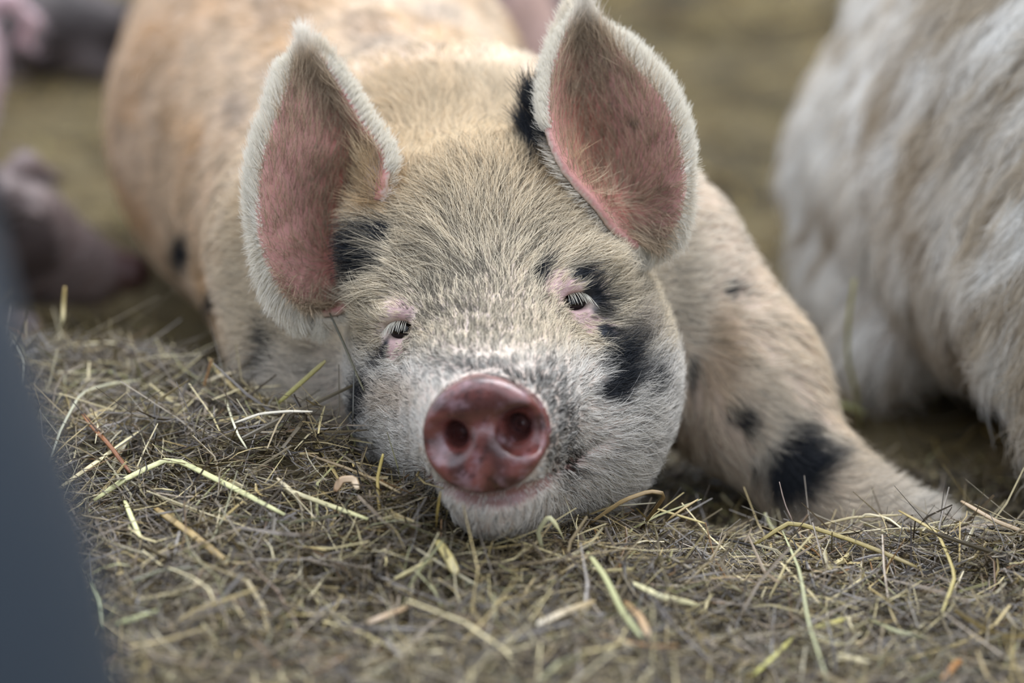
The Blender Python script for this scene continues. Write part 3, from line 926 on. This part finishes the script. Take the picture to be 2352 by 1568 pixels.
# ---- the woolly pig
wl_loc = (0.765, 0.66, FLOOR_Z + 0.034)
we, wme, wR = rest_pig(wl_loc, math.atan2(-0.99, 0.10), 1.22, (150, 138, 126), (112, 100, 90), 0.45,
                       'woolly grey-white pig with long wavy coat lying next to the cream pig', fur_n=0, seed=7, shape=(WV, WF))
pv, pn, tt = mesh_np(wme)
lv = (pv - np.array(wl_loc)) @ wR / 1.22
NW = 70000
wq = (lv[:, 0] < 0.79) * (lv[:, 2] > 0.02) * np.where(pv[:, 0] < 0.78, 1.0, 0.35) * np.where(lv[:, 0] > 0.5, 0.4, 1)
root, nor = sample_tris(pv, pn, tt, wq.astype(float), NW)
d = np.array([-0.15, 0.35, -1.0]) + 0.35 * (np.stack([noise(root, 0.09, 60 + k) for k in range(3)], 1) - 0.5) * 2.2
d = d + unit(nor * np.array([1, 1, 0])) * 0.25
k = sstep(0.35, 0.7, noise(root, 0.055, 64) * 0.6 + noise(root, 0.015, 65) * 0.4)
tipc = lerp3(lin((248, 246, 240)) * np.ones((NW, 1)), lin((190, 176, 154)) * np.ones((NW, 1)), k) * (0.75 + 0.45 * RNG.random((NW, 1)))
rootc = tipc * 0.92
Lw = 0.050 + 0.035 * RNG.random(NW)
fn = fur_paths(root, nor, d, Lw, 0.42, 0.8, clump=0.85, clump_size=0.028, wave=0.10, wave_n=1.3, jit=0.12, seed=9)
build_fur('fur', we, M_WOOL, root, fn, 8, 0.0005, rootc, tipc, 0.8)

# ------------------------------------------------------------------ hay bedding
PAL = np.array([lin(c) for c in ((186, 168, 124), (158, 142, 110), (128, 116, 96), (146, 132, 120), (110, 98, 86), (86, 76, 68), (64, 54, 50),
                                 (214, 202, 164), (158, 158, 120), (146, 110, 70), (122, 116, 118), (226, 216, 188))])
PW = np.array([.10, .12, .12, .15, .13, .10, .07, .07, .04, .02, .08, .05]); PW = PW / PW.sum()

def stems(n, x0, x1, y0, y1, lmin, lmax, wmin, wmax, lift, tilt, keep=None, dim=1.0, zoff=0.0):
    x = x0 + (x1 - x0) * RNG.random(n); y = y0 + (y1 - y0) * RNG.random(n)
    z = hay_height(x, y) + zoff + lift * (RNG.random(n) ** 1.5) - 0.006
    c = np.stack([x, y, z], 1)
    if keep is not None:
        k = keep(c); c = c[k]; n = len(c)
    L = lmin + (lmax - lmin) * RNG.random(n) ** 2.2
    wd = (wmin + (wmax - wmin) * RNG.random(n) ** 2.5)
    az = RNG.random(n) * 2 * math.pi; pt_ = RNG.normal(0, tilt, n)
    d = np.stack([np.cos(az) * np.cos(pt_), np.sin(az) * np.cos(pt_), np.sin(pt_)], 1)
    bend = RNG.normal(0, 0.26, (n, 3)); bend[:, 2] *= 0.7
    kink = (RNG.random(n) < 0.35)[:, None] * RNG.normal(0, 0.7, (n, 3)) * np.array([1, 1, .5])
    R = 4
    t = np.linspace(-0.5, 0.5, R)
    path = c[:, None] + L[:, None, None] * (d[:, None] * t[None, :, None] + bend[:, None] * (t ** 2)[None, :, None] * 1.6 + kink[:, None] * np.maximum(t - 0.16, 0)[None, :, None])
    # drape onto the bank
    hz = hay_height(path[..., 0].ravel(), path[..., 1].ravel()).reshape(n, R)
    path[..., 2] = np.maximum(path[..., 2], hz - 0.012 + zoff)
    sd = unit(np.cross(d, np.array([0, 0, 1.0]) + RNG.normal(0, 0.5, (n, 3))))
    up = unit(np.cross(sd, d))
    taper = np.array([0.75, 1, 1, 0.45])
    fl = 0.12 + 0.35 * RNG.random(n)
    w_ = wd[:, None] * taper
    ring = np.stack([path - sd[:, None] * w_[..., None] * 0.5, path + up[:, None] * (w_ * fl[:, None])[..., None] * 0.6, path + sd[:, None] * w_[..., None] * 0.5], 2)
    V = ring.reshape(-1, 3)
    base = (np.arange(n) * R * 3)[:, None]
    f = []
    for r in range(R - 1):
        for k in range(3):
            k2 = (k + 1) % 3
            f.append([r * 3 + k, r * 3 + k2, (r + 1) * 3 + k2, (r + 1) * 3 + k])
    F = (base[:, :, None] + np.array(f)[None]).reshape(-1, 4)
    col = PAL[RNG.choice(len(PAL), n, p=PW)] * (0.27 + 0.62 * RNG.random((n, 1)) ** 1.5) * dim * np.array([1.06, 1.0, 0.80])
    if isinstance(dim, np.ndarray):
        col = col * (0.45 + 1.3 * noise(c, 0.22, 90) ** 1.5 + 0.5 * noise(c, 0.7, 91))[:, None]
    col = np.repeat(col, R * 3, 0)
    return V, F, col

TUB_XY = (-0.490, -1.02)
def not_in_pig(c):
    m = np.ones(len(c), bool)
    nr = (np.abs(c[:, 0]) < 0.75) & (c[:, 1] > -0.3) & (c[:, 1] < 1.9)
    m[nr] = body_head(c[nr]) > 0.002
    for loc, Rz, sc in PLACED:
        q = (c - loc) @ Rz / sc
        nr = np.where((np.abs(q[:, 0]) < 1.0) & (np.abs(q[:, 1]) < 0.4) & (q[:, 2] < 0.6))[0]
        if len(nr): m[nr] &= smin(generic_pig_sdf(q[nr]), s_ell(q[nr], np.array([-.03, 0, .155]), (.62, .275, .17)), .08) > 0.002
    m &= np.hypot(c[:, 0] - TUB_XY[0], c[:, 1] - TUB_XY[1]) > 0.345        # nothing grows through the tub
    return m

def front_keep(c):
    px, py, d = proj(c)
    return (px > -120) & (px < 2472) & (py < 1700) & not_in_pig(c)

# one mesh: matted under-layer and the stems on it
Vg, Fg = grid_ground(-1.05, 0.95, -1.45, 0.60, 0.012, -0.012)
for _ in range(30):                                            # pressed down under the pigs lying on it
    ins = (Vg[:, 2] > FLOOR_Z - 0.01) & ~(not_in_pig(Vg) | (np.hypot(Vg[:, 0] - TUB_XY[0], Vg[:, 1] - TUB_XY[1]) <= 0.345))
    if not ins.any(): break
    Vg[ins, 2] -= 0.007
cg = lerp3(lin((82, 72, 54)) * np.ones((len(Vg), 1)), lin((112, 100, 74)) * np.ones((len(Vg), 1)), noise(Vg, 0.02, 70))
parts = [stems(36000, -0.62, 0.62, -0.48, 0.42, 0.015, 0.085, 0.0007, 0.0028, 0.018, 0.36, front_keep),
         stems(15000, -0.62, 0.62, -0.48, 0.42, 0.03, 0.14, 0.0008, 0.0034, 0.028, 0.38, front_keep),
         stems(2500, -0.62, 0.62, -0.48, 0.42, 0.04, 0.15, 0.0018, 0.0050, 0.026, 0.28, front_keep),
         stems(21000, -1.07, 0.97, -1.47, 0.55, 0.04, 0.15, 0.0012, 0.0040, 0.020, 0.30, lambda c: ~front_keep(c) & not_in_pig(c))]
V = np.concatenate([Vg] + [p[0] for p in parts]); o_ = len(Vg); Fl = [Fg]
for p in parts:
    Fl.append(p[1] + o_); o_ += len(p[0])
me = mesh_from('hay_bedding', V, np.concatenate(Fl), False)
set_col(me, np.concatenate([cg] + [p[2] for p in parts]))
mi = np.zeros(len(me.polygons), np.int32); mi[:len(Fg)] = 1; me.polygons.foreach_set('material_index', mi)
tag(link('hay_bedding', me, [M_HAY, M_OLD]), 'thick bank of dry hay and straw bedding under the pig\'s chin', 'hay', kind='stuff')

parts = [stems(13000, -1.6, 2.2, 0.35, 4.0, 0.04, 0.16, 0.0015, 0.005, 0.03, 0.25, not_in_pig, dim=np.array([1.05, 1.0, 0.80])),
         stems(7000, -2.2, 3.0, 3.5, 9.0, 0.08, 0.30, 0.004, 0.012, 0.04, 0.25, None, dim=np.array([1.25, 1.2, 0.95])),
         stems(2500, -1.8, 1.8, -2.6, -1.4, 0.04, 0.16, 0.0015, 0.005, 0.02, 0.2, None)]
o_ = 0; Fl = []
for p in parts:
    Fl.append(p[1] + o_); o_ += len(p[0])
me = mesh_from('loose_hay', np.concatenate([p[0] for p in parts]), np.concatenate(Fl))
set_col(me, np.concatenate([p[2] for p in parts]))
tag(link('loose_hay', me, [M_OLD]), 'loose trampled hay strewn over the pen floor behind the pigs', 'hay', kind='stuff')

# ------------------------------------------------------------------ upturned tub in front
M_TUB, ntt_, bt = plain_mat('slate_plastic', (38, 48, 58), rough=0.5, spec=0.35)
nzt = ntt_.nodes.new('ShaderNodeTexNoise'); nzt.inputs['Scale'].default_value = 25
bpt = ntt_.nodes.new('ShaderNodeBump'); bpt.inputs['Strength'].default_value = 0.15; bpt.inputs['Distance'].default_value = 0.003
ntt_.links.new(nzt.outputs['Fac'], bpt.inputs['Height']); ntt_.links.new(bpt.outputs['Normal'], bt.inputs['Normal'])
def lathe(prof, seg=64):
    prof = np.asarray(prof, float); n = len(prof); a = np.arange(seg) * 2 * math.pi / seg
    V = np.stack([prof[:, None, 0] * np.cos(a), prof[:, None, 0] * np.sin(a), prof[:, None, 1] + 0 * a], -1).reshape(-1, 3)
    i = np.arange(n * seg).reshape(n, seg); j = np.roll(i, -1, 1)
    F = np.stack([i[:-1], j[:-1], j[1:], i[1:]], -1).reshape(-1, 4)
    return V, F
tub_c = np.array([TUB_XY[0], TUB_XY[1], 0.034])
tub = empty('feed_tub', tub_c)
tag(tub, 'smooth dark slate-blue tub standing upturned on the hay', 'tub')
TZ = np.array([1, 1, 1.06])
v, f = lathe([(0.001, 0.600), (0.17, 0.600), (0.205, 0.594), (0.224, 0.576), (0.235, 0.540), (0.253, 0.45), (0.283, 0.34), (0.302, 0.22), (0.312, 0.12), (0.318, 0.05),
              (0.318, 0.0), (0.308, 0.0), (0.306, 0.05), (0.300, 0.12), (0.272, 0.34), (0.224, 0.54), (0.19, 0.582), (0.001, 0.586)])
link('shell', mesh_from('tub_shell', v * TZ + tub_c, f), [M_TUB], tub)
v, f = lathe([(0.314, 0.0), (0.334, 0.0), (0.338, 0.006), (0.338, 0.022), (0.332, 0.028), (0.314, 0.028)])
link('rim', mesh_from('tub_rim', v + tub_c, f), [M_TUB], tub)
v, f = lathe([(0.13, 0.598), (0.13, 0.608), (0.135, 0.612), (0.148, 0.612), (0.153, 0.608), (0.153, 0.598)])
link('base_ring', mesh_from('tub_base_ring', v * TZ + tub_c, f), [M_TUB], tub)

# ------------------------------------------------------------------ single stalks that can be picked out
def hayhit(x, y, off):
    r = P(x, y) - CAMP; r = r / np.linalg.norm(r)
    t = 1.4
    for _ in range(400):
        q = CAMP + r * t
        if q[1] > -0.02 + 0.34 * sstep(-0.12, -0.40, q[0]) + 0.02: break
        if q[2] < hay_height(np.array([q[0]]), np.array([q[1]]))[0] + off: break
        t += 0.004
    return CAMP + r * t

def stalk(name, label, pts, width, rgb, rgb2=None, off=0.014, flat=0.2, wds=None, seg=14):
    if wds is None:
        W = np.array([hayhit(x, y, off + (0.006 if 0 < i < len(pts) - 1 else 0)) for i, (x, y) in enumerate(pts)])
    else:
        W = np.array([hayhit(x, y, 0.008) if k is None else P(x, y, k) for (x, y), k in zip(pts, wds)])   # None: the end rooted in the hay
    u = np.linspace(0, len(W) - 1, seg)
    lp = np.stack([np.interp(u, np.arange(len(W)), W[:, k]) for k in range(3)], 1)
    path = 0.75 * lp + 0.25 * catmull(W, seg)
    tg = unit(np.gradient(path, axis=0))
    sd = unit(np.cross(tg, np.array([0.1, -0.75, 0.65]))); up = np.cross(sd, tg)
    t = np.linspace(0, 1, seg)
    wv = width * 0.85 / FPX * 2.15 * (0.55 + 0.45 * np.minimum(1, np.minimum(t, 1 - t) * 6)) * 0.5
    th = np.arange(6) * math.pi / 3
    V = path[:, None] + (np.cos(th)[None, :, None] * sd[:, None] + flat * np.sin(th)[None, :, None] * up[:, None]) * wv[:, None, None]
    i = np.arange(seg * 6).reshape(seg, 6); j = np.roll(i, -1, 1)
    F = np.stack([i[:-1], j[:-1], j[1:], i[1:]], -1).reshape(-1, 4)
    caps = [[0, 1, 2, 3], [0, 3, 4, 5]]; e = (seg - 1) * 6
    F = np.concatenate([F, np.array([c[::-1] for c in caps]), np.array([[e + k for k in c] for c in caps])])
    ctr = path.mean(0)
    me = mesh_from(name, V.reshape(-1, 3) - ctr, F)
    c = lerp3(lin(rgb) * np.ones((seg, 1)), lin(rgb2 or rgb) * np.ones((seg, 1)), t)
    set_col(me, np.repeat(c, 6, 0))
    o = link(name, me, [M_HAY]); o.location = ctr
    tag(o, label, 'straw', 'stalks lying loose on the hay')

S = stalk
S('grass_blade', 'long pale green blade folded to a peak on the hay', [(216, 1149), (288, 1100), (394, 1052), (520, 1112), (654, 1182)], 17, (190, 186, 132), (206, 204, 150))
S('dry_leaf', 'twisted rust-brown dry leaf sticking out of the hay', [(190, 950), (216, 984), (252, 1023), (299, 1085)], 13, (150, 96, 44), (110, 62, 26), off=0.02)
S('straw_stalk', 'straight cream straw crossing the rust-brown leaf', [(129, 1126), (319, 992)], 13, (200, 184, 138), (214, 200, 152))
S('straw_stalk', 'broad flat tan straw stalk with ribbed grain', [(353, 1164), (438, 1224), (515, 1285)], 20, (176, 150, 98), (160, 136, 90))
S('straw_stalk', 'short pale yellow stalk below the folded green blade', [(286, 1149), (304, 1193), (322, 1234)], 14, (210, 206, 150))
S('straw_stalk', 'long pale green stalk lying below the curled dry leaf', [(636, 1097), (670, 1128), (747, 1157), (845, 1192)], 14, (196, 180, 150), (188, 184, 130))
S('straw_stalk', 'thin kinked white straw on top of the mound', [(518, 917), (536, 971), (548, 1000), (567, 1030)], 7, (212, 206, 172))
S('straw_stalk', 'thick split green-yellow stalk leaning against the pig\'s neck', [(640, 925), (695, 876), (748, 828)], 15, (160, 152, 86), (150, 138, 84), wds=[-0.10, -0.09, -0.08])
S('plant_stem', 'dark thin stem leaning on the pig\'s cheek', [(757, 718), (790, 790), (815, 850), (836, 897)], 7, (66, 64, 50), (110, 104, 78), wds=[-0.075, -0.06, -0.05, -0.03])
S('plant_stem', 'dark upright stem beside the pig\'s cheek', [(814, 848), (812, 895), (811, 948), (810, 975)], 5, (74, 72, 64), wds=[-0.04, -0.035, -0.03, None])
S('straw_stalk', 'broken yellow straw standing up at the far edge of the mound', [(149, 658), (146, 700), (143, 742), (115, 784)], 12, (176, 150, 86), (190, 184, 146), wds=[-0.29, -0.29, -0.28, None])
S('straw_stalk', 'kinked yellow stalk standing before the pig\'s cheek', [(880, 1042), (867, 1100), (873, 1200)], 9, (176, 156, 74), (170, 146, 88), wds=[0.045, 0.05, 0.065])
S('straw_chip', 'broad flat cream chip of straw under the chin', [(1004, 1240), (1030, 1278), (1048, 1318)], 27, (204, 186, 120), (196, 180, 128), off=0.02)
S('grass_blade', 'pale green blade bent to a hoop under the chin', [(1246, 1264), (1236, 1220), (1260, 1186), (1282, 1212), (1302, 1254)], 13, (190, 186, 148), (206, 200, 150), wds=[None, 0.088, 0.095, 0.090, None])
S('straw_stalk', 'long kinked olive stalk hanging over the hay crest', [(2064, 1172), (2153, 1223), (2194, 1321), (2160, 1417)], 11, (160, 140, 86), (170, 158, 104), off=0.02)
S('straw_stalk', 'thick arched olive stalk rising over the crest by the foreleg', [(1734, 1250), (1817, 1199), (1935, 1233), (2020, 1265), (2106, 1302)], 14, (150, 134, 76), (132, 116, 70), off=0.024)
S('straw_stalk', 'thin curved straw lying along the crest before the foreleg', [(1886, 1205), (1959, 1188), (2072, 1182)], 8, (168, 152, 112), off=0.012)
S('straw_stalk', 'woody brown stick at the hay edge below the woolly pig', [(2207, 1150), (2287, 1196), (2370, 1228)], 14, (164, 140, 108), (150, 128, 96), off=0.02)
S('plant_stem', 'wiry pinkish tendril curling up before the black leg patch', [(1790, 1106), (1798, 1140), (1806, 1165), (1820, 1195), (1830, 1226)], 4, (150, 130, 118), wds=[0.0, 0.0, 0.0, 0.0, None])
S('straw_chip', 'pale split shard of straw on the hay', [(1450, 1336), (1518, 1370), (1606, 1390)], 18, (206, 198, 156), (190, 182, 140))
S('grass_blade', 'broad pale green blade arching down the hay', [(1349, 1267), (1391, 1326), (1430, 1405), (1474, 1463)], 17, (176, 174, 128), (150, 152, 110), off=0.022)
S('dry_leaf', 'pointed tan dry leaf lying over the green blade', [(1435, 1380), (1469, 1414), (1494, 1468)], 20, (150, 118, 80), (176, 150, 116), off=0.026)
S('straw_chip', 'ragged white and tan shard of chewed straw', [(1234, 1434), (1298, 1405), (1366, 1380)], 18, (206, 194, 172), (160, 138, 96), off=0.02)
S('grass_blade', 'slender pale green blade running down from the arched olive stalk', [(1797, 1218), (1837, 1311), (1856, 1424), (1900, 1561)], 9, (174, 174, 134), (150, 150, 112), off=0.024)
S('straw_stalk', 'short bright yellow-green stalk low on the bank', [(1729, 1551), (1788, 1498), (1822, 1463)], 11, (186, 180, 94), (168, 160, 100))
S('straw_stalk', 'stubby yellow stalk beside the slender green blade', [(1861, 1446), (1905, 1432), (1949, 1419)], 14, (178, 168, 104))
S('curled_leaf', 'curled papery tan leaf by the pig\'s cheek', [(770, 1128), (784, 1102), (812, 1100), (822, 1124)], 22, (150, 118, 84), (190, 168, 136), off=0.022, flat=0.08)
S('straw_stalk', 'pale green stalk lying low beside the tub', [(268, 1432), (310, 1420), (362, 1402)], 13, (184, 186, 134))
S('straw_stalk', 'pinkish tan stalk with a frayed white end', [(806, 1448), (870, 1420), (948, 1388)], 15, (200, 180, 158), (164, 134, 98))
S('grass_blade', 'curved pale blade hanging beside the tub', [(212, 1335), (232, 1380), (240, 1440)], 13, (176, 182, 140), (150, 152, 116))
S('straw_stalk', 'tall yellow-green straw leaning against the woolly pig', [(1963, 640), (1948, 740), (1947, 830), (1968, 905), (1978, 988)], 14, (176, 172, 92), (150, 142, 84), wds=[-0.52, -0.54, -0.56, -0.575, -0.60])
S('straw_stalk', 'pale green straw lying between foreleg and woolly pig', [(1908, 926), (1950, 932), (1988, 950)], 13, (180, 182, 122), wds=[-0.61, -0.615, -0.62])
S('straw_stalk', 'short yellow straw poking up under the snout', [(1012, 1128), (1004, 1180), (1002, 1212)], 6, (190, 166, 96), wds=[0.115, 0.10, None])
S('plant_stem', 'dark thin stem lying flat on the mound', [(278, 921), (345, 926), (410, 924)], 6, (70, 66, 62))
S('straw_stalk', 'white ribbon of straw along the mound beside the cheek', [(536, 972), (598, 950), (660, 944), (718, 945)], 8, (218, 208, 186), off=0.018)
S('straw_stalk', 'brown stalk running down towards the chin', [(702, 1042), (800, 1076), (860, 1100), (920, 1132)], 9, (120, 100, 68), (150, 130, 90))
S('straw_stalk', 'pale straw poking over the mound before the pig\'s belly', [(470, 878), (508, 862), (545, 853)], 9, (206, 190, 158), off=0.014)
S('straw_stalk', 'short rust straw standing at the mound top', [(468, 888), (478, 855), (486, 824)], 8, (146, 106, 62), wds=[-0.17, -0.17, -0.17])
S('grass_blade', 'pale blade looping over the mound next to the tub', [(9, 810), (24, 784), (50, 830), (46, 892)], 10, (170, 168, 150), off=0.012)
S('grass_blade', 'long grey-green blade arching across the mound', [(112, 1064), (140, 984), (187, 902), (250, 882), (327, 872)], 9, (150, 150, 128), (166, 160, 128), off=0.02)
S('straw_stalk', 'slim yellow straw at the crest beside the cheek', [(1504, 1167), (1560, 1184), (1621, 1202)], 7, (186, 168, 110), off=0.018)
S('straw_stalk', 'thin tan straw slanting up before the pig\'s chest', [(1604, 1146), (1572, 1166), (1538, 1190), (1512, 1218)], 7, (160, 138, 92), wds=[-0.01, 0.0, 0.005, None])
S('straw_stalk', 'flat brown stalk folded back on itself by the jowl', [(1345, 1208), (1430, 1150), (1492, 1128), (1528, 1136), (1470, 1216)], 12, (164, 140, 98), (124, 100, 62), wds=[None, 0.02, 0.02, 0.02, None])
S('straw_stalk', 'pale bent straw resting on the crest under the foreleg', [(1960, 1204), (1990, 1180), (2040, 1190), (2075, 1216)], 7, (200, 186, 150), off=0.018)
S('straw_stalk', 'straight dull green stalk at the foot of the bank', [(1995, 1420), (2060, 1450), (2130, 1466)], 12, (150, 148, 112))
S('dry_leaf', 'orange-brown leaf standing low on the bank', [(2165, 1560), (2195, 1525), (2208, 1516)], 16, (160, 116, 66), (146, 96, 48), off=0.02)
S('straw_stalk', 'dark olive stalk crossing under the pale shard', [(1600, 1300), (1680, 1345), (1760, 1390)], 8, (110, 100, 66))
S('straw_stalk', 'pale straw lying across the bank under the tan stalk', [(905, 1330), (960, 1300), (1020, 1275)], 9, (190, 176, 126))
